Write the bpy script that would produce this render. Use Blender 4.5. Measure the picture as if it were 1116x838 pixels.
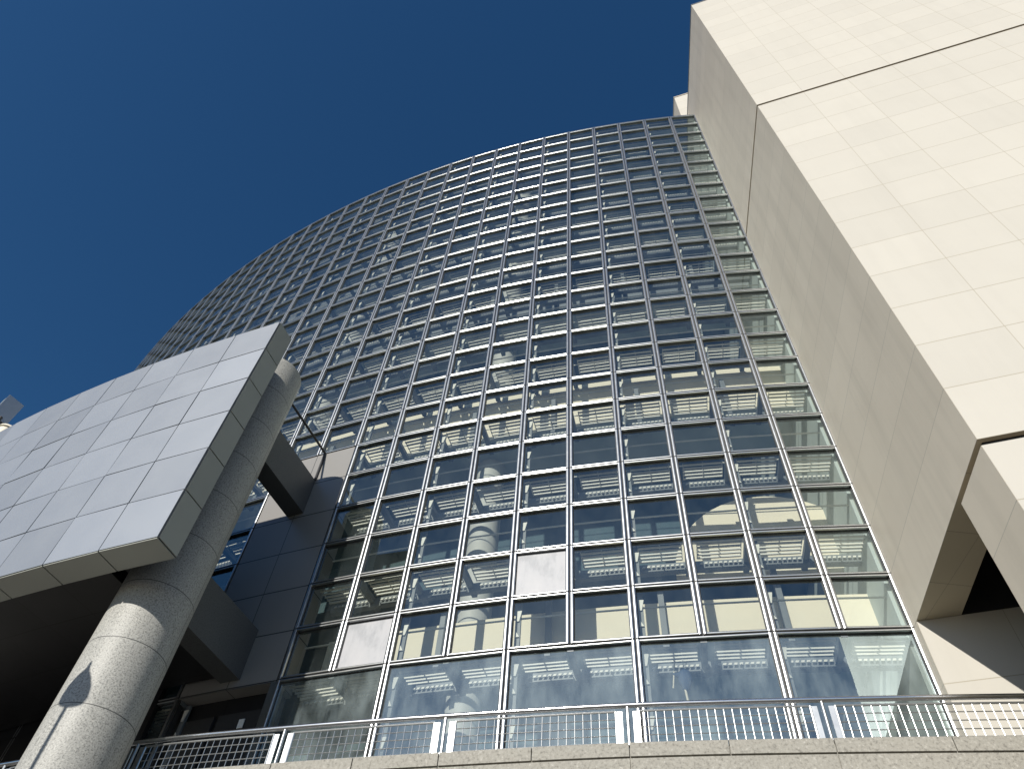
import bpy, bmesh, math, random
from mathutils import Vector, Matrix
random.seed(7)
sc = bpy.context.scene
col = sc.collection
for o in list(bpy.data.objects):
    bpy.data.objects.remove(o)

# ------------------------------------------------------------------ units
# everything is laid out on the building's own grid: one facade cell = 1 unit = S metres,
# heights counted from the eye of the photographer (EYE metres above the plaza)
S = 1.8
EYE = 1.6
def W(p):
    return Vector((p[0] * S, p[1] * S, p[2] * S + EYE))

# ------------------------------------------------------------------ camera
PITCH, ROLL, F = math.radians(53.4702), math.radians(5.6580), 836.392
cp, sp = math.cos(PITCH), math.sin(PITCH)
cr, sr = math.cos(ROLL), math.sin(ROLL)
right0, fwd, up0 = Vector((1, 0, 0)), Vector((0, cp, sp)), Vector((0, -sp, cp))
CR = cr * right0 + sr * up0
CU = -sr * right0 + cr * up0
cam_d = bpy.data.cameras.new('camera')
cam_d.sensor_fit = 'HORIZONTAL'
cam_d.sensor_width = 36.0
cam_d.lens = F / 1116.0 * 36.0
cam_d.clip_end = 4000
cam_d.clip_start = 0.1
cam = bpy.data.objects.new('camera', cam_d)
m = Matrix.Identity(4)
for i in range(3):
    m[i][0], m[i][1], m[i][2] = CR[i], CU[i], -fwd[i]
m.translation = Vector((0, 0, EYE))
cam.matrix_world = m
col.objects.link(cam)
sc.camera = cam

# ------------------------------------------------------------------ sun, sky, exposure
SUN_AZ, SUN_EL = math.radians(-150.5), math.radians(25.5)
SUN = Vector((math.sin(SUN_AZ) * math.cos(SUN_EL), math.cos(SUN_AZ) * math.cos(SUN_EL), math.sin(SUN_EL)))
sd = bpy.data.lights.new('sun', 'SUN')
sd.energy = 4.6
sd.angle = math.radians(0.5)
sd.color = (1.0, 0.955, 0.87)
sun = bpy.data.objects.new('sun', sd)
sun.rotation_euler = SUN.to_track_quat('Z', 'Y').to_euler()
sun.location = (0, -20, 60)
col.objects.link(sun)
wd = bpy.data.worlds.new('World')
sc.world = wd
wd.use_nodes = True
nt = wd.node_tree
sky = nt.nodes.new('ShaderNodeTexSky')
sky.sky_type = 'NISHITA'
sky.sun_disc = False
sky.sun_elevation = SUN_EL
sky.sun_rotation = SUN_AZ
sky.altitude = 200
sky.air_density = 1.0
sky.dust_density = 0.5
sky.ozone_density = 4.0
hsv = nt.nodes.new('ShaderNodeHueSaturation')
hsv.inputs['Saturation'].default_value = 1.21
hsv.inputs['Value'].default_value = 1.0
bg = nt.nodes['Background']
nt.links.new(sky.outputs[0], hsv.inputs['Color'])
nt.links.new(hsv.outputs[0], bg.inputs[0])
bg.inputs[1].default_value = 0.075
sc.view_settings.view_transform = 'Standard'
sc.view_settings.look = 'None'
sc.view_settings.exposure = 0.25
sc.view_settings.gamma = 1.0
sc.render.engine = 'CYCLES'
sc.cycles.use_denoising = True
sc.cycles.max_bounces = 7
sc.cycles.diffuse_bounces = 3
sc.cycles.glossy_bounces = 3
sc.cycles.transparent_max_bounces = 10
sc.cycles.sample_clamp_indirect = 6

# ------------------------------------------------------------------ materials
class N:
    """tiny node-tree helper"""
    def __init__(s, name):
        s.m = bpy.data.materials.new(name)
        s.m.use_nodes = True
        s.t = s.m.node_tree
        s.b = s.t.nodes['Principled BSDF']
        s.out = s.t.nodes['Material Output']
    def n(s, kind, **kw):
        x = s.t.nodes.new('ShaderNode' + kind)
        for k, v in kw.items():
            setattr(x, k, v)
        return x
    def l(s, a, b):
        s.t.links.new(a, b)
    def math(s, op, a, b=None, c=None):
        x = s.n('Math', operation=op)
        for i, v in enumerate((a, b, c)):
            if v is None:
                continue
            if isinstance(v, (int, float)):
                x.inputs[i].default_value = v
            else:
                s.l(v, x.inputs[i])
        return x.outputs[0]
    def noise(s, scale, detail=3, rough=0.6, src=None, dist=0.0):
        x = s.n('TexNoise')
        x.inputs['Scale'].default_value = scale
        x.inputs['Detail'].default_value = detail
        x.inputs['Roughness'].default_value = rough
        x.inputs['Distortion'].default_value = dist
        s.l(src if src is not None else s.obj(), x.inputs['Vector'])
        return x.outputs[0]
    def obj(s):
        if not hasattr(s, '_tc'):
            s._tc = s.n('TexCoord')
        return s._tc.outputs['Object']
    def uv(s):
        s.obj()
        return s._tc.outputs['UV']
    def ramp(s, fac, stops):
        x = s.n('ValToRGB')
        while len(x.color_ramp.elements) < len(stops):
            x.color_ramp.elements.new(0.5)
        for e, (p, c) in zip(x.color_ramp.elements, stops):
            e.position = p
            e.color = (*c, 1) if len(c) == 3 else c
        s.l(fac, x.inputs[0])
        return x.outputs[0]
    def mix(s, fac, a, b, blend='MIX'):
        x = s.n('Mix', data_type='RGBA', blend_type=blend)
        for sock, v in ((x.inputs[0], fac), (x.inputs[6], a), (x.inputs[7], b)):
            if isinstance(v, (int, float)):
                sock.default_value = v
            elif isinstance(v, tuple):
                sock.default_value = (*v, 1)
            else:
                s.l(v, sock)
        return x.outputs[2]
    def bump(s, h, strength, dist):
        x = s.n('Bump')
        x.inputs['Strength'].default_value = strength
        x.inputs['Distance'].default_value = dist
        s.l(h, x.inputs['Height'])
        s.l(x.outputs[0], s.b.inputs['Normal'])
    def mapped(s, scale, src=None):
        x = s.n('Mapping')
        x.inputs['Scale'].default_value = scale
        s.l(src if src is not None else s.obj(), x.inputs['Vector'])
        return x.outputs[0]

def gray(v, r=1, g=1, b=1):
    return (v * r, v * g, v * b)

def plain(name, c, rough=0.6, metal=0.0, var=0.12, scale=1.5, spec=0.5, bump=0.0):
    k = N(name)
    f = k.noise(scale, 4)
    k.l(k.mix(f, tuple(x * (1 - var) for x in c), tuple(min(1, x * (1 + var)) for x in c)), k.b.inputs['Base Color'])
    k.b.inputs['Metallic'].default_value = metal
    k.b.inputs['Specular IOR Level'].default_value = spec
    r = k.math('MULTIPLY_ADD', k.noise(scale * 2.3, 3), 0.25 * rough, rough * 0.88)
    k.l(r, k.b.inputs['Roughness'])
    if bump:
        k.bump(k.noise(scale * 12, 3), bump, 0.02)
    return k.m

def tiled(name, c, tw, th, jw, joint, rough=0.7, tint=0.05, mott=0.08, speck=0.0, bump=0.15, wave=0.0, streak=0.0, spec=0.3, speck_scale=22, metal=0.0):
    """stone slabs on UV (in grid units): thin joints, each slab a touch different, grain"""
    k = N(name)
    sep = k.n('SeparateXYZ')
    k.l(k.uv(), sep.inputs[0])
    u, v = sep.outputs[0], sep.outputs[1]
    du = k.math('PINGPONG', u, tw / 2)
    dv = k.math('PINGPONG', v, th / 2)
    mask = k.math('MAXIMUM', k.math('LESS_THAN', du, jw * 0.6), k.math('LESS_THAN', dv, jw))
    comb = k.n('CombineXYZ')
    k.l(k.math('FLOOR', k.math('DIVIDE', u, tw)), comb.inputs[0])
    k.l(k.math('FLOOR', k.math('DIVIDE', v, th)), comb.inputs[1])
    wn = k.n('TexWhiteNoise', noise_dimensions='2D')
    k.l(comb.outputs[0], wn.inputs['Vector'])
    base = k.mix(wn.outputs[0], tuple(x * (1 - tint) for x in c), tuple(min(1, x * (1 + tint)) for x in c))
    n1 = k.noise(0.7, 5, 0.62)
    base = k.mix(k.math('MULTIPLY', k.math('SUBTRACT', n1, 0.35), mott * 5), base, tuple(x * 0.80 for x in c))
    if streak:
        st = k.noise(1.0, 4, 0.6, k.mapped((1.6, 1.6, 0.12)))
        base = k.mix(k.math('MULTIPLY', k.math('MAXIMUM', k.math('SUBTRACT', st, 0.48), 0.0), streak * 6), base, tuple(x * 0.6 for x in c))
    if speck:
        s1 = k.noise(speck_scale, 2, 0.7)
        sp_ = k.ramp(s1, [(0.36, (0.25, 0.25, 0.25)), (0.47, (0.95, 0.95, 0.95)), (0.56, (1, 1, 1)), (0.68, (1.5, 1.5, 1.48))])
        base = k.mix(speck, base, k.mix(1.0, base, sp_, 'MULTIPLY'))
    base = k.mix(mask, base, joint)
    k.l(base, k.b.inputs['Base Color'])
    k.l(k.math('MULTIPLY_ADD', n1, 0.3 * rough, rough * 0.85), k.b.inputs['Roughness'])
    k.b.inputs['Specular IOR Level'].default_value = spec
    k.b.inputs['Metallic'].default_value = metal
    h = k.math('ADD', k.math('MULTIPLY', k.noise(9, 4), 0.3), k.math('MULTIPLY', mask, -1.0))
    if wave:
        h = k.math('ADD', h, k.math('MULTIPLY', k.noise(0.9, 2), wave))
    k.bump(h, bump, 0.02)
    return k.m

def glass(name, tint=(0.90, 0.92, 0.87), r0=0.17, dust_haze=0.03, rough=0.0, wave=0.0):
    """architectural glazing: Schlick reflection over a lightly tinted see-through pane, a dusty film that also paints in pale sky haze"""
    k = N(name)
    lw = k.n('LayerWeight')
    lw.inputs['Blend'].default_value = 0.5
    f5 = k.math('POWER', lw.outputs['Facing'], 4.2)
    fac = k.math('MULTIPLY_ADD', f5, 1 - r0, r0)
    tr = k.n('BsdfTransparent')
    tr.inputs[0].default_value = (*tint, 1)
    gl = k.n('BsdfGlossy')
    gl.inputs['Roughness'].default_value = rough
    gl.inputs['Color'].default_value = (0.80, 0.97, 1.0, 1)
    if wave:
        b = k.n('Bump')
        b.inputs['Strength'].default_value = wave
        b.inputs['Distance'].default_value = 0.05
        k.l(k.noise(0.8, 1), b.inputs['Height'])
        k.l(b.outputs[0], gl.inputs['Normal'])
    mx = k.n('MixShader')
    k.l(fac, mx.inputs[0]); k.l(tr.outputs[0], mx.inputs[1]); k.l(gl.outputs[0], mx.inputs[2])
    df = k.n('BsdfDiffuse')
    df.inputs[0].default_value = (0.52, 0.62, 0.64, 1)  # dusty film, tinted teal to imitate reflected sky
    m2 = k.n('MixShader')
    dn = k.noise(1.3, 5, 0.65, k.mapped((1, 1, 0.35)))
    amt = k.math('MULTIPLY', k.math('MAXIMUM', k.math('SUBTRACT', dn, 0.30), 0.0), dust_haze * 4)
    k.l(amt, m2.inputs[0]); k.l(mx.outputs[0], m2.inputs[1]); k.l(df.outputs[0], m2.inputs[2])
    k.l(m2.outputs[0], k.out.inputs['Surface'])
    return k.m

CREAM = (0.485, 0.46, 0.41)
M = {}
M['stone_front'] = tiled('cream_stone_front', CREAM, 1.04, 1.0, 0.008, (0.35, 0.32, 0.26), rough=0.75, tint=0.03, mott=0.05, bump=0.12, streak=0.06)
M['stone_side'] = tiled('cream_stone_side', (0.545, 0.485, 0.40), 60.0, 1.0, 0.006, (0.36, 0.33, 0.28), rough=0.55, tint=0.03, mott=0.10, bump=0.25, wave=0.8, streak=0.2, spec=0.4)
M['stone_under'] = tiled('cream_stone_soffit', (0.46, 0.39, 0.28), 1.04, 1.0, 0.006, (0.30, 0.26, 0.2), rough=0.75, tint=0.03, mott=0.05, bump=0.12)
M['groove_shade'] = plain('dark_joint_and_shade', (0.02, 0.02, 0.02), 0.9)  # black of the joints, also painted as shade inside the recess
M['screen_tile'] = tiled('grey_metal_screen_tile', (0.325, 0.345, 0.375), 1.045, 0.968, 0.0, (0.1, 0.1, 0.1), rough=0.46, tint=0.09, mott=0.10, bump=0.06, wave=0.8, spec=0.6, metal=0.55)
M['screen_side'] = tiled('grey_screen_end', (0.30, 0.31, 0.28), 1.045, 0.968, 0.0, (0.1, 0.1, 0.1), rough=0.5, tint=0.06, mott=0.12, bump=0.06, spec=0.5)
M['column_stone'] = tiled('speckled_granite', (0.36, 0.355, 0.33), 1.5, 1.0, 0.007, (0.09, 0.09, 0.085), rough=0.55, tint=0.03, mott=0.10, speck=0.65, bump=0.1, spec=0.4, speck_scale=26)
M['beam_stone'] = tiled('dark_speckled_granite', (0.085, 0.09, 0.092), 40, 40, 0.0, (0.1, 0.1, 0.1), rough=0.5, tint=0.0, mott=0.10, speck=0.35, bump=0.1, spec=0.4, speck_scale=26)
M['portal_stone'] = tiled('pale_portal_slab', (0.26, 0.25, 0.235), 1.0, 1.0, 0.012, (0.03, 0.03, 0.03), rough=0.35, tint=0.04, mott=0.08, bump=0.05, spec=0.5)
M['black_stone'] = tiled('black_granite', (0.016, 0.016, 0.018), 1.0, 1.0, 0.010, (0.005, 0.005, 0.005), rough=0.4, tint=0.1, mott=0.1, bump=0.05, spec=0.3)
M['frame'] = plain('brushed_aluminium', (0.45, 0.46, 0.46), 0.30, 0.96, 0.10, 3.0)
M['mullion'] = plain('dark_gasket', (0.03, 0.03, 0.032), 0.6)
M['steel'] = plain('polished_steel', (0.66, 0.66, 0.67), 0.22, 1.0, 0.08, 4.0)
M['steel_dull'] = plain('satin_steel', (0.52, 0.53, 0.53), 0.38, 0.95, 0.10, 5.0)
M['white_paint'] = plain('white_painted_steel', (0.68, 0.68, 0.65), 0.5, 0, 0.05)
M['grey_paint'] = plain('grey_painted_steel', (0.15, 0.17, 0.19), 0.5, 0, 0.10)
M['cream_wall'] = plain('cream_plaster', (0.72, 0.67, 0.56), 0.8, 0, 0.04)
M['ceiling'] = plain('grey_ceiling', (0.44, 0.51, 0.53), 0.8, 0, 0.08)
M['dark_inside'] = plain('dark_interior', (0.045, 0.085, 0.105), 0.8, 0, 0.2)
M['int_column'] = plain('white_interior_column', (0.46, 0.47, 0.46), 0.6, 0, 0.05)
M['glass'] = glass('window_glass', dust_haze=0.022, wave=0.03)
M['glass_low'] = glass('hazed_window_glass', dust_haze=0.14, r0=0.26, wave=0.03)  # heavier film paints in the brightness of reflected sky
def clouded():
    k = N('clouded_glass')
    n1 = k.noise(1.6, 6, 0.7, k.mapped((1, 1, 0.4)))
    k.l(k.ramp(n1, [(0.30, (0.24, 0.25, 0.27)), (0.5, (0.36, 0.365, 0.385)), (0.72, (0.40, 0.40, 0.415))]), k.b.inputs['Base Color'])
    k.b.inputs['Roughness'].default_value = 0.55
    return k.m
M['clouded'] = clouded()
def coping():
    k = N('speckled_coping')
    s1 = k.noise(16, 2, 0.7)
    c = k.ramp(s1, [(0.30, (0.16, 0.15, 0.13)), (0.45, (0.29, 0.275, 0.24)), (0.62, (0.335, 0.32, 0.28)), (0.72, (0.46, 0.44, 0.40))])
    n2 = k.noise(1.1, 5)
    k.l(k.mix(k.math('MULTIPLY', n2, 0.5), c, (0.23, 0.22, 0.195)), k.b.inputs['Base Color'])
    k.b.inputs['Roughness'].default_value = 0.8
    k.bump(k.noise(30, 3), 0.25, 0.01)
    return k.m
M['coping'] = coping()
M['lamp_grey'] = plain('grey_lamp_paint', (0.12, 0.13, 0.14), 0.45)
M['flood_grey'] = plain('weathered_grey_housing', (0.16, 0.19, 0.21), 0.5)
M['ground'] = plain('grey_plaza_paving', (0.095, 0.092, 0.085), 0.85, 0, 0.15, 0.6, bump=0.2)
M['terrace'] = plain('terrace_paving', (0.24, 0.23, 0.21), 0.8, 0, 0.12, 0.8, bump=0.2)
M['paper'] = plain('white_paper', (0.8, 0.8, 0.78), 0.7)
M['blue_cloth'] = plain('dark_blue_cloth', (0.03, 0.06, 0.13), 0.8)
M['ochre'] = plain('ochre_wood', (0.55, 0.36, 0.14), 0.6)

# ------------------------------------------------------------------ mesh builder
class MB:
    def __init__(s):
        s.v, s.f, s.uv, s.mi = [], [], [], []
    def face(s, pts, uvs=None, mi=0):
        i = len(s.v)
        s.v.extend(Vector(p) for p in pts)
        s.f.append(list(range(i, i + len(pts))))
        s.uv.append(uvs or [(0, 0)] * len(pts))
        s.mi.append(mi)
    def hexa(s, lo, hi, mi=0):
        """lo, hi: four points each, same winding (counter-clockwise from above)"""
        s.face(list(reversed(lo)), None, mi)
        s.face(hi, None, mi)
        n = len(lo)
        for i in range(n):
            j = (i + 1) % n
            s.face([lo[i], lo[j], hi[j], hi[i]], None, mi)
    def box(s, c, d, M4=None, mi=0):
        x, y, z = c
        a, b, h = d[0] / 2, d[1] / 2, d[2] / 2
        q = [(-a, -b), (a, -b), (a, b), (-a, b)]
        lo = [Vector((x + i, y + j, z - h)) for i, j in q]
        hi = [Vector((x + i, y + j, z + h)) for i, j in q]
        if M4 is not None:
            lo = [M4 @ p for p in lo]; hi = [M4 @ p for p in hi]
        s.hexa(lo, hi, mi)
    def prism(s, poly, z0, z1, uvw=None, mi_side=0, mi_bot=0, mi_top=0, cap=True):
        """poly counter-clockwise (x,y); side faces get uv in units"""
        n = len(poly)
        if cap:
            s.face([(p[0], p[1], z0) for p in reversed(poly)], [(p[0], p[1]) for p in reversed(poly)], mi_bot)
            s.face([(p[0], p[1], z1) for p in poly], [(p[0], p[1]) for p in poly], mi_top)
        for i in range(n):
            a, b = poly[i], poly[(i + 1) % n]
            L = math.hypot(b[0] - a[0], b[1] - a[1])
            off = uvw[i] if uvw else 0
            s.face([(*a, z0), (*b, z0), (*b, z1), (*a, z1)], [(off, z0 - H0), (off + L, z0 - H0), (off + L, z1 - H0), (off, z1 - H0)], mi_side if not isinstance(mi_side, (list, tuple)) else mi_side[i])
    def tube(s, pts, r, n=10, mi=0, caps=True):
        rings = []
        for i, p in enumerate(pts):
            p = Vector(p)
            a = Vector(pts[max(i - 1, 0)]); b = Vector(pts[min(i + 1, len(pts) - 1)])
            t = (b - a).normalized()
            ref = Vector((0, 0, 1)) if abs(t.z) < 0.9 else Vector((1, 0, 0))
            x = t.cross(ref).normalized(); y = t.cross(x)
            rr = r[i] if isinstance(r, (list, tuple)) else r
            rings.append([p + rr * (math.cos(2 * math.pi * k / n) * x + math.sin(2 * math.pi * k / n) * y) for k in range(n)])
        base = len(s.v)
        for R_ in rings:
            s.v.extend(R_)
        for i in range(len(rings) - 1):
            for k in range(n):
                a = base + i * n + k; b = base + i * n + (k + 1) % n
                s.f.append([a, b, b + n, a + n]); s.uv.append([(0, 0)] * 4); s.mi.append(mi)
        if caps:
            s.f.append([base + k for k in reversed(range(n))]); s.uv.append([(0, 0)] * n); s.mi.append(mi)
            e = base + (len(rings) - 1) * n
            s.f.append([e + k for k in range(n)]); s.uv.append([(0, 0)] * n); s.mi.append(mi)
    def cyl(s, c, r, z0, z1, n=48, mi=0, caps=True):
        for k in range(n):
            a0, a1 = 2 * math.pi * k / n, 2 * math.pi * (k + 1) / n
            p0 = (c[0] + r * math.cos(a0), c[1] + r * math.sin(a0)); p1 = (c[0] + r * math.cos(a1), c[1] + r * math.sin(a1))
            L = 3.0 / n
            s.face([(*p0, z0), (*p1, z0), (*p1, z1), (*p0, z1)], [(L * k, z0 - H0), (L * (k + 1), z0 - H0), (L * (k + 1), z1 - H0), (L * k, z1 - H0)], mi)
        if caps:
            s.face([(c[0] + r * math.cos(2 * math.pi * k / n), c[1] + r * math.sin(2 * math.pi * k / n), z1) for k in range(n)], None, mi)
            s.face([(c[0] + r * math.cos(2 * math.pi * k / n), c[1] + r * math.sin(2 * math.pi * k / n), z0) for k in reversed(range(n))], None, mi)
    def add(s, other, M4=None):
        i = len(s.v)
        s.v.extend((M4 @ p) if M4 is not None else p.copy() for p in other.v)
        s.f.extend([[j + i for j in f] for f in other.f]); s.uv.extend(other.uv); s.mi.extend(other.mi)
    def mesh(s, name, mats, origin=None, local=False, smooth=False, weld=True):
        me = bpy.data.meshes.new(name)
        if local:
            vs = [p * S for p in s.v]
        else:
            o = origin if origin is not None else Vector()
            vs = [W(p) - o for p in s.v]
        me.from_pydata(vs, [], s.f)
        uvl = me.uv_layers.new(name='UVMap')
        k = 0
        for p, us in zip(me.polygons, s.uv):
            for q in us:
                uvl.data[k].uv = q
                k += 1
        for mt in (mats if isinstance(mats, (list, tuple)) else [mats]):
            me.materials.append(mt)
        for p, i in zip(me.polygons, s.mi):
            p.material_index = i
        if weld:
            bm = bmesh.new(); bm.from_mesh(me)
            bmesh.ops.remove_doubles(bm, verts=bm.verts, dist=0.0005)
            bm.to_mesh(me); bm.free()
        if smooth:
            for p in me.polygons:
                p.use_smooth = True
        me.update()
        if smooth:
            me.set_sharp_from_angle(angle=math.radians(35))
        return me
    def build(s, name, mats, parent=None, smooth=False, weld=True):
        org = Vector()
        if parent is not None:
            org = parent.get('_org') and Vector(parent['_org']) or Vector()
        o = bpy.data.objects.new(name, s.mesh(name, mats, org, False, smooth, weld))
        col.objects.link(o)
        if parent is not None:
            o.parent = parent
            o['_org'] = list(org)
        return o

def tag(o, label=None, cat=None, group=None, kind=None):
    for k, v in (('label', label), ('category', cat), ('group', group), ('kind', kind)):
        if v:
            o[k] = v
    return o
def empty(name, loc):
    o = bpy.data.objects.new(name, None)
    w = W(loc)
    o.location = w
    o['_org'] = list(w)
    o.empty_display_size = 0.5
    col.objects.link(o)
    return o
def link(me, name, parent, loc, rz=0.0, tilt=(0, 0)):
    """an object sharing mesh me, placed at grid position loc under a thing"""
    o = bpy.data.objects.new(name, me)
    o.location = W(loc) - Vector(parent['_org'])
    o.rotation_euler = (tilt[0], tilt[1], rz)
    o.parent = parent
    col.objects.link(o)
    return o
def project(p):
    q = Vector(p)
    z = q.dot(fwd)
    if z < 0.1:
        return None
    return (558 + F * q.dot(CR) / z, 419 - F * q.dot(CU) / z)

# ------------------------------------------------------------------ the building's grid
H0 = 7.211                      # height of the lowest row line above the eye
CX, CY, RG = 13.713, 50.317, 41.98
TH0 = math.atan2(6.1916 - CX, -(9.0138 - CY))
DA = 1.0104 / RG
ROWS = 24
NCOL = 44
TERR = 4.78                     # terrace level
GZ = -EYE / S                   # plaza level
def ang(c):
    return TH0 - c * DA
def onarc(c, r=RG):
    a = ang(c)
    return (CX + r * math.sin(a), CY - r * math.cos(a))
def arc_pts(c0, c1, r, step=1.0):
    n = max(1, int(round(abs(c1 - c0) / step)))
    return [onarc(c0 + (c1 - c0) * i / n, r) for i in range(n + 1)]
def ring(mb, c0, c1, r0, r1, z0, z1, step=1.0, mi=0, mi_front=None, mi_bot=None, ufirst=0.0):
    """curved bar between columns c0 (right) and c1 (left), outer radius r0 towards the plaza, inner r1"""
    a = arc_pts(c0, c1, r0, step); b = arc_pts(c0, c1, r1, step)
    mf = mi if mi_front is None else mi_front
    mbt = mi if mi_bot is None else mi_bot
    n = len(a)
    w = (c1 - c0) / (n - 1) * DA * r0
    for i in range(n - 1):
        p, q, r_, s_ = a[i], a[i + 1], b[i + 1], b[i]
        u0, u1 = ufirst + i * w, ufirst + (i + 1) * w
        mb.face([(*q, z0), (*p, z0), (*p, z1), (*q, z1)], [(u1, z0 - H0), (u0, z0 - H0), (u0, z1 - H0), (u1, z1 - H0)], mf)
        mb.face([(*s_, z0), (*r_, z0), (*r_, z1), (*s_, z1)], None, mi)
        mb.face([(*p, z1), (*s_, z1), (*r_, z1), (*q, z1)], None, mi)
        mb.face([(*p, z0), (*q, z0), (*r_, z0), (*s_, z0)], [(u0, 0), (u1, 0), (u1, r0 - r1), (u0, r0 - r1)], mbt)
    for p, s_, fl in ((a[0], b[0], 0), (a[-1], b[-1], 1)):
        f = [(*p, z0), (*s_, z0), (*s_, z1), (*p, z1)]
        uvs = [(0, z0 - H0), (r0 - r1, z0 - H0), (r0 - r1, z1 - H0), (0, z1 - H0)]
        if fl:
            f.reverse(); uvs.reverse()
        mb.face(f, uvs, mi)

# ------------------------------------------------------------------ setting
g = MB()
g.face([(-300, -300, GZ), (300, -300, GZ), (300, 400, GZ), (-300, 400, GZ)])
tag(g.build('ground', M['ground']), kind='structure')

# ------------------------------------------------------------------ curved glass building
gb = empty('glass_building', (*onarc(10, RG - 3), GZ))
tag(gb, 'tall curved building wrapped in a square grid of glass panes in metal frames', 'building')

def in_portal(c, k):           # stone portal strip set into the grid around the big column
    return 10 <= c < 12 and k < 6

def window_mesh(w, h):
    """one glazing frame; local x along the facade, y inwards, z up"""
    mb = MB()
    g_ = 0.012
    bv, bh = 0.052, 0.031          # upright and level bars, each with a rounded nose
    W2, H2 = w / 2 - g_, h / 2 - g_
    def bar(c, half, size, axis):
        y1, y2 = -0.029, 0.050
        arc_ = [math.radians(-28 + 8 * q) for q in range(8)]
        rr = size / 2 / math.sin(math.radians(28))
        prof = [(-size / 2, y2)] + [(rr * math.sin(t), y1 - rr * (math.cos(t) - math.cos(math.radians(28)))) for t in arc_] + [(size / 2, y2)]
        def pt(q, e):
            return Vector((c + q[0], q[1], e)) if axis == 'z' else Vector((e, q[1], c + q[0]))
        A0 = [pt(q, -half) for q in prof]; A1 = [pt(q, half) for q in prof]
        n = len(prof)
        for i in range(n):
            j = (i + 1) % n
            f = [A0[i], A0[j], A1[j], A1[i]]
            mb.face(f if axis == 'z' else f[::-1])
        mb.face(A0[::-1] if axis == 'z' else A0); mb.face(A1 if axis == 'z' else A1[::-1])
    for sx in (-1, 1):
        bar(sx * (W2 - bv / 2), H2, bv, 'z')
        mb.box((sx * (W2 - bv - 0.006), 0.033, 0), (0.012, 0.03, 2 * (H2 - bh)), mi=1)
    for sz in (-1, 1):
        bar(sz * (H2 - bh / 2), W2 - bv, bh, 'x')
        mb.box((0, 0.033, sz * (H2 - bh - 0.006)), (2 * (W2 - bv - 0.012), 0.03, 0.012), mi=1)
    return mb
def pane_mesh(w, h):
    mb = MB()
    a, b = w / 2 - 0.068, h / 2 - 0.047
    mb.face([(-a, 0.030, -b), (a, 0.030, -b), (a, 0.030, b), (-a, 0.030, b)])
    return mb
cw = 2 * RG * math.sin(DA / 2)
cells = [(c, k, 1) for c in range(NCOL) for k in range(ROWS) if not in_portal(c, k)]
cells += [(c, -2, 2) for c in range(0, 10, 2)] + [(c, -2, 2) for c in range(12, 22, 2)]
def cell_place(c, k, n):
    a = onarc(c); b = onarc(c + n)
    return ((a[0] + b[0]) / 2, (a[1] + b[1]) / 2, H0 + k + n / 2), math.atan2(a[1] - b[1], a[0] - b[0])
def cell_area(c, k, n):
    a, b = onarc(c), onarc(c + n)
    q = [project((*p, H0 + z)) for p, z in ((a, k), (b, k), (b, k + n), (a, k + n))]
    if any(x is None for x in q):
        return 0
    cx_, cy_ = sum(x[0] for x in q) / 4, sum(x[1] for x in q) / 4
    if not (0 < cx_ < 1116 and 0 < cy_ < 838) or (c >= 12 and k < 7) or c >= 12 and n == 2:
        return 0
    return abs(sum(q[i][0] * q[(i + 1) % 4][1] - q[(i + 1) % 4][0] * q[i][1] for i in range(4))) / 2
cells.sort(key=lambda t: -cell_area(*t))
fm1 = window_mesh(cw, 1).mesh('window', [M['frame'], M['mullion']], local=True, smooth=True)
fm2 = window_mesh(cw * 2, 2).mesh('window', [M['frame'], M['mullion']], local=True, smooth=True)
pm1 = pane_mesh(cw, 1).mesh('pane', M['glass'], local=True)
pm2 = pane_mesh(cw * 2, 2).mesh('pane', M['glass_low'], local=True)
pmc = pane_mesh(cw, 1).mesh('pane', M['clouded'], local=True)
CLOUDED = {(5, 1), (8, 0)}
rest_f, rest_p = MB(), MB()
wf1, wf2, pp1, pp2 = window_mesh(cw, 1), window_mesh(cw * 2, 2), pane_mesh(cw, 1), pane_mesh(cw * 2, 2)
for i, (c, k, n) in enumerate(cells):
    loc, rz = cell_place(c, k, n)
    t = (random.gauss(0, 0.0035), random.gauss(0, 0.0035))
    if i < 100:
        w = link(fm1 if n == 1 else fm2, 'window', gb, loc, rz)
        p = bpy.data.objects.new('pane', pmc if (c, k) in CLOUDED else pm1 if n == 1 else pm2)
        p.rotation_euler = (t[0], 0, t[1])
        p.parent = w
        col.objects.link(p)
        if (c, k) in CLOUDED:
            w['label'] = 'window whose pane is clouded white'
            p['label'] = 'clouded whitish pane'
    else:
        M4 = Matrix.Translation(Vector(loc)) @ Matrix.Rotation(rz, 4, 'Z')
        rest_f.add(wf1 if n == 1 else wf2, M4)
        q = MB(); q.add(pp1 if n == 1 else pp2)
        q.mi = [2] * len(q.f)
        rest_f.add(q, M4 @ Matrix.Rotation(t[0], 4, 'X') @ Matrix.Rotation(t[1], 4, 'Z'))
o = rest_f.build('window', [M['frame'], M['mullion'], M['glass']], gb, smooth=True)
tag(o, kind='stuff')

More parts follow.
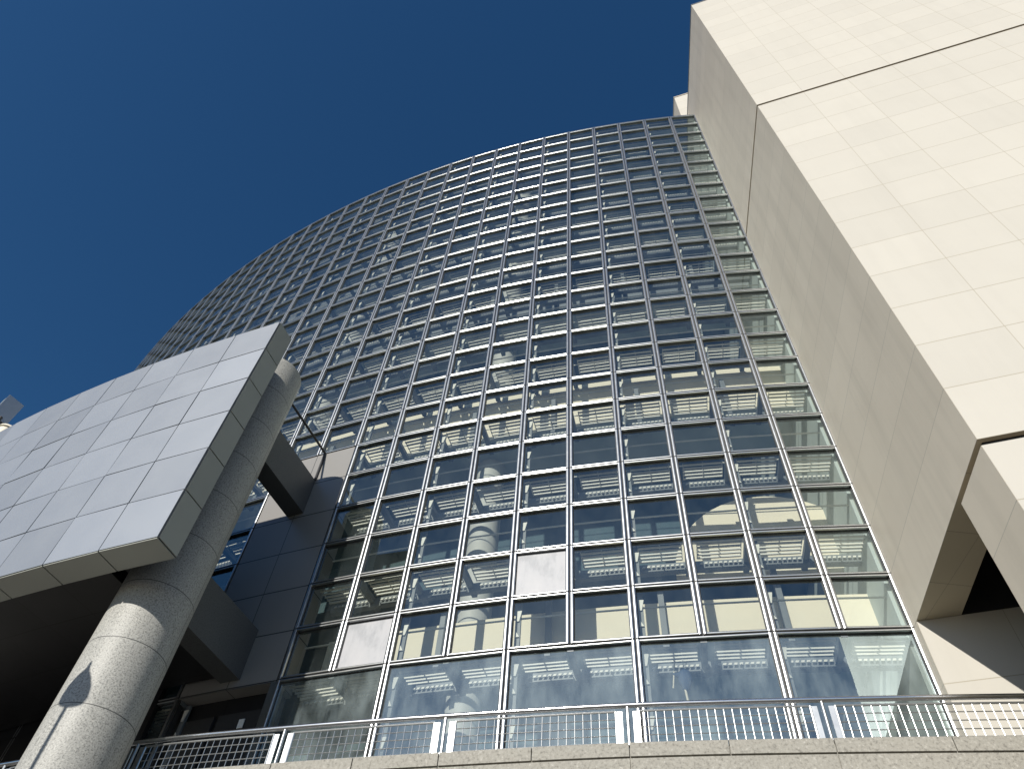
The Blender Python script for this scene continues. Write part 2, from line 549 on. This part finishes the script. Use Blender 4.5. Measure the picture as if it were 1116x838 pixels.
# dark gaskets between the frames, and the structural bars just inside them
mb = MB()
for c in range(NCOL + 1):
    a = onarc(c, RG - 0.075)
    z0 = H0 - 2 if (c < 10 and c % 2 == 0) or (c > 12) else H0
    if 10 < c < 12:
        z0 = H0 + 6
    if c in (10, 12):
        z0 = H0 - 2
    rz = ang(c)
    mb.box((0, 0, 0), (0.05, 0.12, H0 + ROWS - z0), Matrix.Translation((a[0], a[1], (z0 + H0 + ROWS) / 2)) @ Matrix.Rotation(rz, 4, 'Z'))
for k in range(ROWS + 1):
    for c0, c1 in ((0.03, 10), (12, NCOL)) if k < 6 else ((0.03, NCOL),):
        ring(mb, c0, c1, RG - 0.016, RG - 0.13, H0 + k - 0.025, H0 + k + 0.025)
mb.build('mullion_grid', M['mullion'], gb, weld=False)
# roof edge
mb = MB()
ring(mb, 0.02, NCOL, RG + 0.03, RG - 0.25, H0 + ROWS + 0.003, H0 + ROWS + 0.07)
mb.build('roof_edge', M['frame'], gb, weld=False)
mb = MB()
ring(mb, 0.0, NCOL, RG - 0.25, RG - 14, H0 + ROWS - 0.15, H0 + ROWS + 0.04)
mb.build('roof', M['ceiling'], gb, weld=False)
# metal edge strip against the stone building
mb = MB()
for r0, wdt, c_ in ((RG + 0.02, 0.07, -0.048), (RG - 0.03, 0.05, -0.115)):
    a = onarc(c_, r0 - 0.1)
    mb.box((0, 0, 0), (wdt, 0.2, ROWS + 2.3), Matrix.Translation((a[0], a[1], H0 + (ROWS - 2.3) / 2)) @ Matrix.Rotation(ang(c_), 4, 'Z'))
mb.build('edge_strip', M['frame'], gb)

# stone portal strip
mb = MB()
ring(mb, 10.02, 12.0, RG + 0.01, RG - 0.5, H0 - 0.02, H0 + 6, mi=0)
mb.build('portal_cladding', M['portal_stone'], gb)
mb = MB()
ring(mb, 9.97, 10.10, RG + 0.03, RG - 0.2, H0 - 2.05, H0 - 0.03)
mb.build('portal_jamb', M['frame'], gb)
mb = MB()
ring(mb, 10.12, 12.4, RG - 0.25, RG - 0.5, H0 - 2.05, H0 - 0.025)
mb.build('portal_door', M['black_stone'], gb)
mb = MB()
for c0, c1 in ((10.25, 11.15), (11.25, 12.15)):
    ring(mb, c0, c1, RG - 0.20, RG - 0.245, H0 - 1.9, H0 - 0.35)
mb.build('door_leaf', M['mullion'], gb)

# ---- what shows through the glass
vis = range(0, 36)
def slat_unit():
    """grille of slats under a maintenance walkway; local x along facade, y inwards"""
    mb = MB()
    for j in range(5):
        mb.box((0.03, 0.17 + j * 0.088, 0), (0.74, 0.030, 0.030))
    for x in (-0.34, 0.03, 0.40):
        mb.box((x, 0.36, 0.026), (0.016, 0.42, 0.014))
    for j in range(9):
        mb.hexa([Vector((-0.31 + j * 0.083 + q[0], 0.655 + q[1], -0.018)) for q in ((0, 0), (0.05, 0), (0.05, 0.02), (0, 0.02))],
                [Vector((-0.295 + j * 0.083 + q[0], 0.655 + q[1], 0.018)) for q in ((0, 0), (0.05, 0), (0.05, 0.02), (0, 0.02))])
    return mb
su = slat_unit()
sm = su.mesh('walkway_grille', M['white_paint'], local=True)
def bracket_unit(tab):
    mb = MB()
    mb.box((0, 0.50, 0.02), (0.10, 0.92, 0.10), mi=0)
    if tab:
        for dz in (0, -1.0):
            mb.hexa([Vector((x, y, dz - 0.30)) for x, y in ((0.10, 0.14), (0.135, 0.14), (0.135, 0.16), (0.10, 0.16))],
                    [Vector((x, y, dz - 0.10)) for x, y in ((0.085, 0.14), (0.175, 0.14), (0.175, 0.16), (0.085, 0.16))], mi=1)
            mb.hexa([Vector((x, y, dz - 0.60)) for x, y in ((0.08, 0.14), (0.15, 0.14), (0.15, 0.16), (0.08, 0.16))],
                    [Vector((x, y, dz - 0.50)) for x, y in ((0.085, 0.14), (0.095, 0.14), (0.095, 0.16), (0.085, 0.16))], mi=1)
        mb.box((0.11, 0.19, -0.9), (0.09, 0.05, 1.8), mi=0)
    return mb
bus = [bracket_unit(False), bracket_unit(True)]
bms = [b.mesh('bracket', [M['grey_paint'], M['white_paint']], local=True) for b in bus]
gr, br = [], []
for k in range(0, ROWS + 1, 2):
    for c in vis:
        if in_portal(c, k) and k < 5:
            continue
        gr.append((c, k, c + 0.5)); br.append((c, k, float(c)))
def keyd(t):
    p = onarc(t[2]); q = project((*p, H0 + t[1]))
    if q is None or not (0 < q[0] < 1116 and 0 < q[1] < 838) or (t[0] >= 12 and t[1] < 7):
        return 1e9
    return p[0] ** 2 + p[1] ** 2 + (H0 + t[1]) ** 2
gr.sort(key=keyd); br.sort(key=keyd)
rg, rb = MB(), MB()
for i, (c, k, cc) in enumerate(gr):
    a = onarc(cc); loc = (a[0], a[1], H0 + k - 0.06)
    if i < 100:
        link(sm, 'walkway_grille', gb, loc, ang(cc))
    else:
        rg.add(su, Matrix.Translation(loc) @ Matrix.Rotation(ang(cc), 4, 'Z'))
tag(rg.build('walkway_grille', M['white_paint'], gb, weld=False), kind='stuff')
for i, (c, k, cc) in enumerate(br):
    a = onarc(cc); loc = (a[0], a[1], H0 + k - 0.06)
    tb = 1 - c % 2
    if i < 100:
        link(bms[tb], 'bracket', gb, loc, ang(cc))
    else:
        rb.add(bus[tb], Matrix.Translation(loc) @ Matrix.Rotation(ang(cc), 4, 'Z'))
tag(rb.build('bracket', [M['grey_paint'], M['white_paint']], gb, weld=False), kind='stuff')
# walkway rear girders and handrails
mb = MB()
for k in range(0, ROWS + 1, 2):
    for c0, c1 in ((0.06, 9.9), (12.1, 36)) if k < 6 else ((0.06, 36),):
        ring(mb, c0, c1, RG - 0.70, RG - 0.80, H0 + k - 0.16, H0 + k + 0.03)
mb.build('walkway_girder', M['grey_paint'], gb, weld=False)
mb = MB()
for k in range(0, ROWS, 2):
    for c0, c1 in ((0.06, 9.9), (12.1, 36)) if k < 6 else ((0.06, 36),):
        ring(mb, c0, c1, RG - 0.30, RG - 0.325, H0 + k + 0.80, H0 + k + 0.822)
        ring(mb, c0, c1, RG - 0.60, RG - 0.62, H0 + k + 0.40, H0 + k + 0.418)
mb.build('walkway_handrail', M['white_paint'], gb, weld=False)
# gallery floors: cream front, grey underside
for zb, zt in ((0.72, 1.42), (6.5, 8.1), (11.9, 12.9), (16.9, 17.7)):
    mb = MB()
    ring(mb, 0.06, 36 if zb > 5 else 9.95, RG - 1.0, RG - (3.4 if zb < 5 else 2.3), H0 + zb, H0 + zt, mi=0, mi_bot=1)
    mb.build('gallery_floor', [M['cream_wall'] if zb < 10 else M['grey_paint'], M['ceiling']], gb, weld=False)
mb = MB()
for zb, zt in ((0.72, 1.42), (6.25, 7.55), (11.9, 12.9)):
    for c in range(1, 30, 2):
        if zb < 5 and c > 9:
            continue
        a = onarc(c + 0.55, RG - 0.93)
        mb.box((0, 0, 0), (0.10, 0.10, 1.6), Matrix.Translation((a[0], a[1], H0 + zb - 0.3 + 0.8)) @ Matrix.Rotation(ang(c), 4, 'Z'))
mb.build('gallery_post', M['grey_paint'], gb, weld=False)
for c_ in (7.35, 13.5, 19.6, 25.8):
    mb = MB()
    a = onarc(c_, RG - 1.9)
    mb.cyl(a, 0.34, H0 - 2.05, H0 + ROWS - 0.2, 32)
    mb.build('interior_column', M['int_column'], gb, smooth=True)
mb = MB()
n_ = 28
fr_, bk_ = [], []
for i in range(n_ + 1):
    t = math.pi * i / n_
    cc = 1.25 - 1.95 * math.cos(t)
    if cc < 0.08:
        cc = 0.08
    zz = H0 + 2.45 + 1.9 * math.sin(t)
    fr_.append((*onarc(cc, RG - 1.55), zz)); bk_.append((*onarc(cc, RG - 1.75), zz))
mb.face(fr_); mb.face(bk_[::-1])
for i in range(n_ + 1):
    j = (i + 1) % (n_ + 1)
    mb.face([fr_[i], bk_[i], bk_[j], fr_[j]])
mb.build('arched_panel', M['cream_wall'], gb)
# deep dark inside
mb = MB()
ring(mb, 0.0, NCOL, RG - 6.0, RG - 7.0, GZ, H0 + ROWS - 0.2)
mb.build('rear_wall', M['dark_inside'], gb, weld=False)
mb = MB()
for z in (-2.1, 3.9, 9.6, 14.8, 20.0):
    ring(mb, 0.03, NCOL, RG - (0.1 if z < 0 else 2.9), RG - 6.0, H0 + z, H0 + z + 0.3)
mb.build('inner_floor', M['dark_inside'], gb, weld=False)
mb = MB()
ring(mb, 0.0, NCOL, RG - 0.1, RG - 1.2, GZ, H0 - 2.1)
mb.build('base_wall', M['portal_stone'], gb, weld=False)
mb = MB()
for c_ in (0.03, NCOL - 0.02):
    a, b = onarc(c_, RG - 0.2), onarc(c_, RG - 6.5)
    t = onarc(c_ + 0.06, RG - 0.2), onarc(c_ + 0.06, RG - 6.5)
    mb.prism([a, b, t[1], t[0]][::-1], GZ, H0 + ROWS - 0.16)
mb.build('end_wall', M['ceiling'], gb)

# ------------------------------------------------------------------ stone building on the right
A = Vector((5.52, 5.47)); WD = Vector((0.919, -0.394)); ED = Vector((0.179, 0.984))
def P(a, b):
    q = A + WD * a + ED * b
    return (q.x, q.y)
sb = empty('stone_building', (*P(6, 5), GZ))
tag(sb, 'huge cream stone block with dark joints towering beside the curved glass', 'building')
LONG, DEEP = 15.0, 12.0
def block(a0, a1, b0, b1, r0, r1, parent=sb):
    """oblong of stone between grid lines a (along the front), b (into the depth), rows r0..r1"""
    mb = MB()
    q = [P(a0, b0), P(a1, b0), P(a1, b1), P(a0, b1)]
    z0, z1 = H0 + r0, H0 + r1
    def wall(p0, p1, u0, u1, mi):
        mb.face([(*p0, z0), (*p1, z0), (*p1, z1), (*p0, z1)], [(u0, r0), (u1, r0), (u1, r1), (u0, r1)], mi)
    um = lambda x: x * 1.04 / 1.13 if x < 1.13 else x - 0.09    # the first slab is a little wider
    cuts = [a0] + ([1.13] if a0 < 1.13 < a1 else []) + [a1]
    for x0, x1 in zip(cuts, cuts[1:]):
        wall(P(x0, b0), P(x1, b0), um(x0), um(x1), 0)
    dd = b1 - b0
    wall(q[1], q[2], b0, b1, 1)
    wall(q[2], q[3], a1, a0, 1)
    wall(q[3], q[0], b1 + 0.44, b0 + 0.44, 1)
    mb.face([(*p, z1) for p in q], [(p[0], p[1]) for p in q], 1)
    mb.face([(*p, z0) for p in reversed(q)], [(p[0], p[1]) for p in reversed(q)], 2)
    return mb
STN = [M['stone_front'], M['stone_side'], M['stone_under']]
block(0, LONG, 0, DEEP, 13.14, 26.1).build('upper_block', STN, sb)
block(0, 0.6, 0, DEEP, 0.0, 13.03).build('side_pier', STN, sb)
block(0.6, LONG, 0, 0.95, 0.0, 13.03).build('front_wall', STN, sb)
block(0.602, LONG, 0.952, DEEP, 2.5, 13.028).build('core', [M['stone_under'], M['stone_under'], M['groove_shade']], sb)  # near-black underside: deep shade of the void put into the colour
block(0, LONG, 0.0, 0.95, -8.1, -0.11).build('lower_pier', STN, sb)
block(0, LONG, 3.43, DEEP, -8.1, -0.004).build('recessed_wall', STN, sb)
block(0.604, LONG, 3.432, DEEP, 0.0, 2.49).build('recess_back', [M['groove_shade'], M['groove_shade'], M['groove_shade']], sb)  # coloured near-black to stand for the shade deep in the recess
mb = block(0.07, LONG - 0.07, 0.07, DEEP - 0.07, 13.03, 13.14)
mb.build('joint', [M['groove_shade']] * 3, sb)
block(0.07, LONG - 0.07, 0.07, 0.92, -0.11, 0.0).build('joint', [M['groove_shade']] * 3, sb)
mb = MB()
q = [P(-0.02, -0.02), P(LONG + 0.02, -0.02), P(LONG + 0.02, DEEP + 0.02), P(-0.02, DEEP + 0.02)]
mb.prism(q, H0 + 26.103, H0 + 26.16)
mb.build('roof_flashing', M['grey_paint'], sb)

rb_ = empty('rooftop_block', (6.9, 11.5, H0 + ROWS + 0.04))
tag(rb_, 'small cream stone block peeping over the roof edge of the glass front', 'building')
def Q(a, b):
    q = Vector((6.03, 9.73)) + WD * a + ED * b
    return (q.x, q.y)
mb = MB()
mb.prism([Q(0, 0), Q(4, 0), Q(4, 5), Q(0, 5)], H0 + ROWS + 0.04, 36.0, mi_side=[0, 1, 1, 1], mi_top=1)
mb.build('wall', STN[:2], rb_)
mb = MB()
mb.prism([Q(-0.03, -0.03), Q(4.03, -0.03), Q(4.03, 5.03), Q(-0.03, 5.03)], 36.003, 36.06)
mb.build('flashing', M['stone_side'], rb_)

# ------------------------------------------------------------------ big round column and its beams
CA = math.radians(-26.75); CD = 11.43
CC = (CD * math.sin(CA), CD * math.cos(CA)); CRAD = 0.578
sc_ = empty('stone_column', (*CC, GZ))
tag(sc_, 'stout round column of speckled granite rising behind the curved grey screen', 'column')
mb = MB()
z = H0 - 8.1
mb.cyl(CC, CRAD, GZ, 13.18, 96)
mb.build('shaft', M['column_stone'], sc_, smooth=True)
rad = math.hypot(CC[0] - CX, CC[1] - CY)
def beam(zt, zb, w=0.20, cc=11.0):
    mb = MB()
    a0, a1 = onarc(cc - w, RG + 0.008), onarc(cc - w, rad - 0.1)
    b0, b1 = onarc(cc + w, RG + 0.008), onarc(cc + w, rad - 0.1)
    q = [b1, a1, a0, b0]
    mb.prism(q, zb, zt)
    return mb
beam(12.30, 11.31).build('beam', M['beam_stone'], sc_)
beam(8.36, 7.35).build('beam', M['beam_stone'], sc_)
mb = MB()
p0, p1 = onarc(10.8, RG + 0.04), onarc(10.8, rad - 0.1)
mb.tube([(*p0, 13.2), (*p1, 13.2)], 0.028, 8)
mb.tube([(*p0, 12.3), (*p0, 13.2)], 0.028, 8)
mb.build('guard_bar', M['mullion'], sc_, smooth=True)
def bracket_():
    mb = MB()
    a = [onarc(10.7, rad + 0.3), onarc(11.2, rad + 0.3), onarc(11.2, rad + 0.85), onarc(10.7, rad + 0.85)]
    mb.prism(a[::-1], 7.6, 8.2)
    return mb
bracket_().build('corbel', M['beam_stone'], sc_)

# ------------------------------------------------------------------ curved screen in front of it
RS, TS = 45.66, 0.455
HB, HT = 7.144, 12.905
TH = (HT - HB) / 6
cS0 = None
aE = math.atan2(-4.762 - CX, -(8.591 - CY))          # angle of the screen's right end
cE = (TH0 - aE) / DA
DT = 1.045 / RS / DA                                # tile width in columns
NT = 26
cs = empty('cladding_screen', (*onarc(cE + NT * DT / 2, RS), GZ))
tag(cs, 'long curved wall of smooth grey square panels raised in front of the column', 'wall')
gap = 0.012
def tile_patch(c0, c1, z0, z1, r, mb, tx, tz, uvo, flat_gap=0.010):
    g_ = flat_gap / RS / DA
    a, b = onarc(c0 + g_, r + tx), onarc(c1 - g_, r - tx)
    zz0, zz1 = z0 + flat_gap, z1 - flat_gap
    nrm = Vector((math.sin(ang(c0)), -math.cos(ang(c0))))
    bk = 0.04
    f = [(a[0] - nrm.x * tz, a[1] - nrm.y * tz, zz0), (a[0] + nrm.x * tz, a[1] + nrm.y * tz, zz1), (b[0] + nrm.x * tz, b[1] + nrm.y * tz, zz1), (b[0] - nrm.x * tz, b[1] - nrm.y * tz, zz0)]
    back = [(p[0] - nrm.x * bk, p[1] - nrm.y * bk, p[2]) for p in f]
    u0, v0 = uvo
    mb.face([f[3], f[0], f[1], f[2]], [(u0 + 0.02, v0 + 0.02), (u0 + 1.02, v0 + 0.02), (u0 + 1.02, v0 + 0.94), (u0 + 0.02, v0 + 0.94)])
    for i in range(4):
        j = (i + 1) % 4
        mb.face([f[i], back[i], back[j], f[j]])
mb = MB()
for i in range(NT):
    for j in range(6):
        tile_patch(cE + i * DT, cE + (i + 1) * DT, HB + j * TH, HB + (j + 1) * TH, RS, mb, random.gauss(0, 0.0018), random.gauss(0, 0.0018), (i * 1.045, j * 0.968))
mb.build('front_panels', M['screen_tile'], cs, weld=False)
mb = MB()                                             # right end face and underside panels
n0 = onarc(cE, RS - 0.02); n1 = onarc(cE, RS - TS)
off = Vector((math.cos(ang(cE)), math.sin(ang(cE)))) * 0.012
for j in range(6):
    z0, z1 = HB + j * TH + 0.012, HB + (j + 1) * TH - 0.012
    q0 = [(n0[0] + off.x * s_, n0[1] + off.y * s_) for s_ in (0, 1)]
    q1 = [(n1[0] + off.x * s_, n1[1] + off.y * s_) for s_ in (0, 1)]
    mb.face([(*q0[1], z0), (*q1[1], z0), (*q1[1], z1), (*q0[1], z1)], [(0.1, j * .968 + .05), (.5, j * .968 + .05), (.5, j * .968 + .9), (.1, j * .968 + .9)])
    for e0, e1 in (((q0[1], z0), (q0[0], z0)), ((q0[1], z1), (q0[0], z1))):
        mb.face([(*e0[0], e0[1]), (*e1[0], e1[1]), (*(q1[0]), e1[1]), (*(q1[1]), e0[1])])
mb.build('end_panels', M['screen_side'], cs, weld=False)
mb = MB()
for i in range(NT):
    g_ = 0.012 / RS / DA
    ring(mb, cE + i * DT + g_, cE + (i + 1) * DT - g_, RS - 0.015, RS - TS, HB - 0.012, HB + 0.005, step=1)
mb.build('underside_panels', M['screen_side'], cs, weld=False)
mb = MB()
ring(mb, cE + 0.004, cE + NT * DT, RS - 0.035, RS - TS - 0.003, HB + 0.006, HT - 0.012)
mb.build('backing', M['mullion'], cs, weld=False)
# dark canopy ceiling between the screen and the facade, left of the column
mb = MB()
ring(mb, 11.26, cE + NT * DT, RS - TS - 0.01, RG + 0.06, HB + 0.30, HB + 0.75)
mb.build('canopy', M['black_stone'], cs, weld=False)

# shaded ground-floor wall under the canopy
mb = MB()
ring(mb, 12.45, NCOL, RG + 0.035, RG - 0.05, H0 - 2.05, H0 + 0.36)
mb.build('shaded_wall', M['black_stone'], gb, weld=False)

# ------------------------------------------------------------------ terrace, parapet, railing
line = [(-13.5, 15.6), (-10.2, 14.0), (-7.45, 12.65), (-5.08, 11.54), (-2.78, 10.71), (-0.48, 9.98), (1.92, 9.28), (4.33, 8.715), (6.98, 8.16), (9.3, 7.73), (11.6, 7.33)]
line = [(x * 0.925, y * 0.925) for x, y in line]
def smooth_line(pts, n=6):
    out = []
    for i in range(len(pts) - 1):
        p0 = Vector(pts[max(i - 1, 0)]); p1 = Vector(pts[i]); p2 = Vector(pts[i + 1]); p3 = Vector(pts[min(i + 2, len(pts) - 1)])
        for k in range(n):
            t = k / n
            out.append(0.5 * ((2 * p1) + (p2 - p0) * t + (2 * p0 - 5 * p1 + 4 * p2 - p3) * t * t + (3 * p1 - p0 - 3 * p2 + p3) * t ** 3))
    out.append(Vector(pts[-1]))
    return out
fine = smooth_line(line)
def offs(pts, d):
    out = []
    for i, p in enumerate(pts):
        t = (Vector(pts[min(i + 1, len(pts) - 1)]) - Vector(pts[max(i - 1, 0)])).normalized()
        out.append(Vector((p[0] - t.y * d, p[1] + t.x * d)))
    return out
def strip(mb, pts, d0, d1, z0, z1, gaps=None, mi=0):
    a, b = offs(pts, d0), offs(pts, d1)
    for i in range(len(pts) - 1):
        mb.hexa([Vector((*a[i], z0)), Vector((*a[i + 1], z0)), Vector((*b[i + 1], z0)), Vector((*b[i], z0))],
                [Vector((*a[i], z1)), Vector((*a[i + 1], z1)), Vector((*b[i + 1], z1)), Vector((*b[i], z1))], mi)
pw = empty('parapet_wall', (0.3, 9.2, GZ))
tag(pw, 'pale speckled stone parapet running along the bottom below the steel railing', 'wall')
for seg in range(len(line) - 1):
    for half in range(2):
        part = fine[seg * 6 + half * 3: seg * 6 + half * 3 + 4]
        part = [p.copy() for p in part]
        d = (part[1] - part[0]).normalized() * 0.007; part[0] = part[0] + d
        d = (part[-1] - part[-2]).normalized() * 0.007; part[-1] = part[-1] - d
        mb = MB(); strip(mb, part, 0.0, 0.42, TERR - 0.125, TERR + 0.037)
        mb.build('coping_stone', M['coping'], pw)
    part = [p.copy() for p in fine[seg * 6: seg * 6 + 7]]
    d = (part[1] - part[0]).normalized() * 0.006; part[0] = part[0] + d
    d = (part[-1] - part[-2]).normalized() * 0.006; part[-1] = part[-1] - d
    mb = MB(); strip(mb, part, 0.012, 0.40, TERR - 1.6, TERR - 0.143)
    mb.build('wall_slab', M['coping'], pw)
mb = MB(); strip(mb, fine, 0.03, 0.38, GZ, TERR - 0.02)
mb.build('wall_core', M['coping'], pw)
mb = MB()
mb.face([(*p, TERR - 0.02) for p in offs(fine, 0.38)] + [(p[0], p[1], TERR - 0.02) for p in reversed([(18, 12), (12, 13)] + [(onarc(c, RG - 0.5)) for c in range(0, 22)])][::1])
tag(mb.build('terrace', M['terrace']), kind='structure')

RH = 0.555                                   # handrail height above coping
rl = empty('steel_railing', (0.3, 9.3, TERR))
tag(rl, 'polished steel railing with wire mesh infill on top of the stone parapet', 'railing')
mid = offs(fine, 0.083)
mb = MB()
mb.tube([(*p, TERR + RH) for p in mid], 0.033, 12)
mb.build('handrail', M['steel'], rl, smooth=True)
def along(i0, i1, d0, d1):
    """sub-polyline of mid between fine indices, trimmed by d0/d1 units at its ends"""
    pts = [mid[i].copy() for i in range(i0, i1 + 1)]
    def cut(pts, d):
        pts = list(pts)
        while len(pts) > 2 and (pts[1] - pts[0]).length < d:
            d -= (pts[1] - pts[0]).length
            pts.pop(0)
        pts[0] = pts[0] + (pts[1] - pts[0]).normalized() * d
        return pts
    pts = cut(pts, d0)
    return cut(pts[::-1], d1)[::-1]
def lerp_line(pts, n):
    L = [0]
    for i in range(len(pts) - 1):
        L.append(L[-1] + (pts[i + 1] - pts[i]).length)
    out = []
    for k in range(n + 1):
        t = L[-1] * k / n
        i = max(j for j in range(len(L) - 1) if L[j] <= t + 1e-9)
        out.append(pts[i] + (pts[i + 1] - pts[i]).normalized() * (t - L[i]))
    return out
B0 = TERR + 0.037
for s_ in range(len(line)):
    i = s_ * 6
    p = mid[i]
    t = (mid[min(i + 1, len(mid) - 1)] - mid[max(i - 1, 0)]).normalized()
    rz = math.atan2(t.y, t.x)
    mb = MB()
    mb.tube([(p.x, p.y, B0), (p.x, p.y, B0 + RH - 0.06)], 0.021, 10)
    for sg in (-1, 1):
        q = p + t * (0.097 * sg)
        mb.box((0, 0, 0), (0.065, 0.017, 0.41), Matrix.Translation((q.x, q.y, B0 + 0.23)) @ Matrix.Rotation(rz, 4, 'Z'))
    mb.box((0, 0, 0), (0.26, 0.07, 0.02), Matrix.Translation((p.x, p.y, B0 + 0.011)) @ Matrix.Rotation(rz, 4, 'Z'))
    mb.build('post', M['steel_dull'], rl, smooth=False)
    if s_ < len(line) - 1:
        pts = along(i, i + 6, 0.143, 0.143)
        mb = MB()
        for zz in (0.035, 0.44):
            mb.tube([(*q, B0 + zz) for q in pts], 0.014, 8)
        for q in (pts[0], pts[-1]):
            mb.tube([(*q, B0 + 0.035), (*q, B0 + 0.44)], 0.014, 8)
        fr = mb.build('mesh_panel', M['steel_dull'], rl, smooth=True)
        mb = MB()
        nn = int(sum((pts[j + 1] - pts[j]).length for j in range(len(pts) - 1)) / 0.097)
        for q in lerp_line(pts, nn)[1:-1]:
            mb.tube([(*q, B0 + 0.04), (*q, B0 + 0.435)], 0.0052, 6, caps=False)
        for zz in (0.134, 0.236, 0.338):
            mb.tube([(*q, B0 + zz) for q in pts], 0.0062, 6, caps=False)
        o = mb.build('wire_mesh', M['steel_dull'], fr, weld=False, smooth=True)

# ------------------------------------------------------------------ street lamp whose shadow falls on the column
LT = 4.0
lx, ly = -5.29 + SUN.x * LT, 9.68 + SUN.y * LT
lz = 5.42 + SUN.z * LT
lamp = empty('street_lamp', (lx, ly, GZ))
tag(lamp, 'tall street lamp with a drop shaped head whose shadow falls on the column', 'street lamp')
mb = MB()
mb.tube([(lx, ly, GZ), (lx, ly, GZ + 1.0), (lx, ly, lz - 0.22)], [0.07, 0.05, 0.026], 12)
mb.build('pole', M['lamp_grey'], lamp, smooth=True)
mb = MB()
prof = [(-0.24, 0.06), (-0.23, 0.14), (-0.19, 0.185), (-0.10, 0.20), (0.02, 0.18), (0.14, 0.12), (0.22, 0.06), (0.27, 0.028), (0.36, 0.018), (0.38, 0.004)]
mb.tube([(lx, ly, lz + z_) for z_, r in prof], [r for z_, r in prof], 24)
mb.build('lamp_head', M['lamp_grey'], lamp, smooth=True)

# ------------------------------------------------------------------ floodlight behind the screen, notice, ornament
def fl_at(dx, dy, slope, D):
    n_ = math.hypot(dx, dy)
    return Vector((dx / n_ * D, dy / n_ * D, slope * D))
c0 = fl_at(-0.6945, 0.7195, 0.796, 18.3)
fl = empty('floodlight', (c0.x, c0.y, HT))
tag(fl, 'grey upright floodlight box on a stand at the far left above the curved screen', 'floodlight')
RM = Matrix.Translation(c0) @ Matrix.Rotation(math.radians(52), 4, 'Z')
mb = MB(); mb.box((0, 0.14, 0), (0.40, 0.26, 0.76), RM)
mb.build('housing', M['flood_grey'], fl)
mb = MB()
mb.box((0, 0.0, 0), (0.43, 0.03, 0.79), RM)
mb.build('rim', M['steel_dull'], fl)
mb = MB(); mb.tube([(c0.x, c0.y, HT - 2.5), (c0.x, c0.y, c0.z - 0.3)], 0.05, 10)
mb.build('stand', M['mullion'], fl, smooth=True)
d0 = fl_at(-0.681, 0.732, 0.770, 18.3)
dm = empty('dome_vent', (d0.x, d0.y, HT))
tag(dm, 'small cream dome just showing over the screen edge beside the grey floodlight', 'vent')
mb = MB()
prof = [(-1.2, 0.22), (-0.02, 0.22), (0.0, 0.26), (0.06, 0.24), (0.11, 0.18), (0.14, 0.09), (0.15, 0.01)]
mb.tube([(d0.x, d0.y, d0.z - 0.1 + z_) for z_, r in prof], [r for z_, r in prof], 20)
mb.build('cap', M['cream_wall'], dm, smooth=True)

a = onarc(10.61, RG - 0.18)
nt_ = MB()
nt_.box((0, 0, 0), (0.11, 0.012, 0.16), Matrix.Translation((a[0], a[1], H0 - 0.58)) @ Matrix.Rotation(ang(10.61), 4, 'Z'))
tag(nt_.build('notice', M['paper']), 'small white notice stuck on the black door beside the column', 'notice')

ox = onarc(3.33, RG - 0.5)
oz = H0 - 0.42
orn = empty('hanging_ornament', (ox[0], ox[1], oz))
tag(orn, 'small dark blue cloth figure with pale rods hanging behind a bottom window', 'ornament')
mb = MB()
mb.tube([(ox[0], ox[1], oz + 0.2), (ox[0], ox[1], oz + 0.14), (ox[0], ox[1], oz + 0.02), (ox[0], ox[1], oz - 0.12), (ox[0], ox[1], oz - 0.16)], [0.03, 0.09, 0.11, 0.06, 0.02], 12)
mb.tube([(ox[0], ox[1], oz + 0.14), (ox[0] - 0.12, ox[1], oz + 0.08), (ox[0] - 0.18, ox[1], oz + 0.10)], [0.05, 0.035, 0.02], 8)
mb.build('body', M['blue_cloth'], orn, smooth=True)
mb = MB(); mb.tube([(ox[0] - 0.20, ox[1], oz - 0.14), (ox[0] - 0.13, ox[1], oz + 0.34)], 0.012, 6)
mb.tube([(ox[0] - 0.02, ox[1], oz - 0.14), (ox[0], ox[1], oz - 0.36)], 0.018, 6)
mb.build('rod', M['cream_wall'], orn, smooth=True)
mb = MB(); mb.tube([(ox[0], ox[1], oz + 0.19), (ox[0], ox[1], H0 + 0.2)], 0.006, 5)
mb.build('cord', M['white_paint'], orn)

for o in bpy.data.objects:
    if '_org' in o:
        del o['_org']
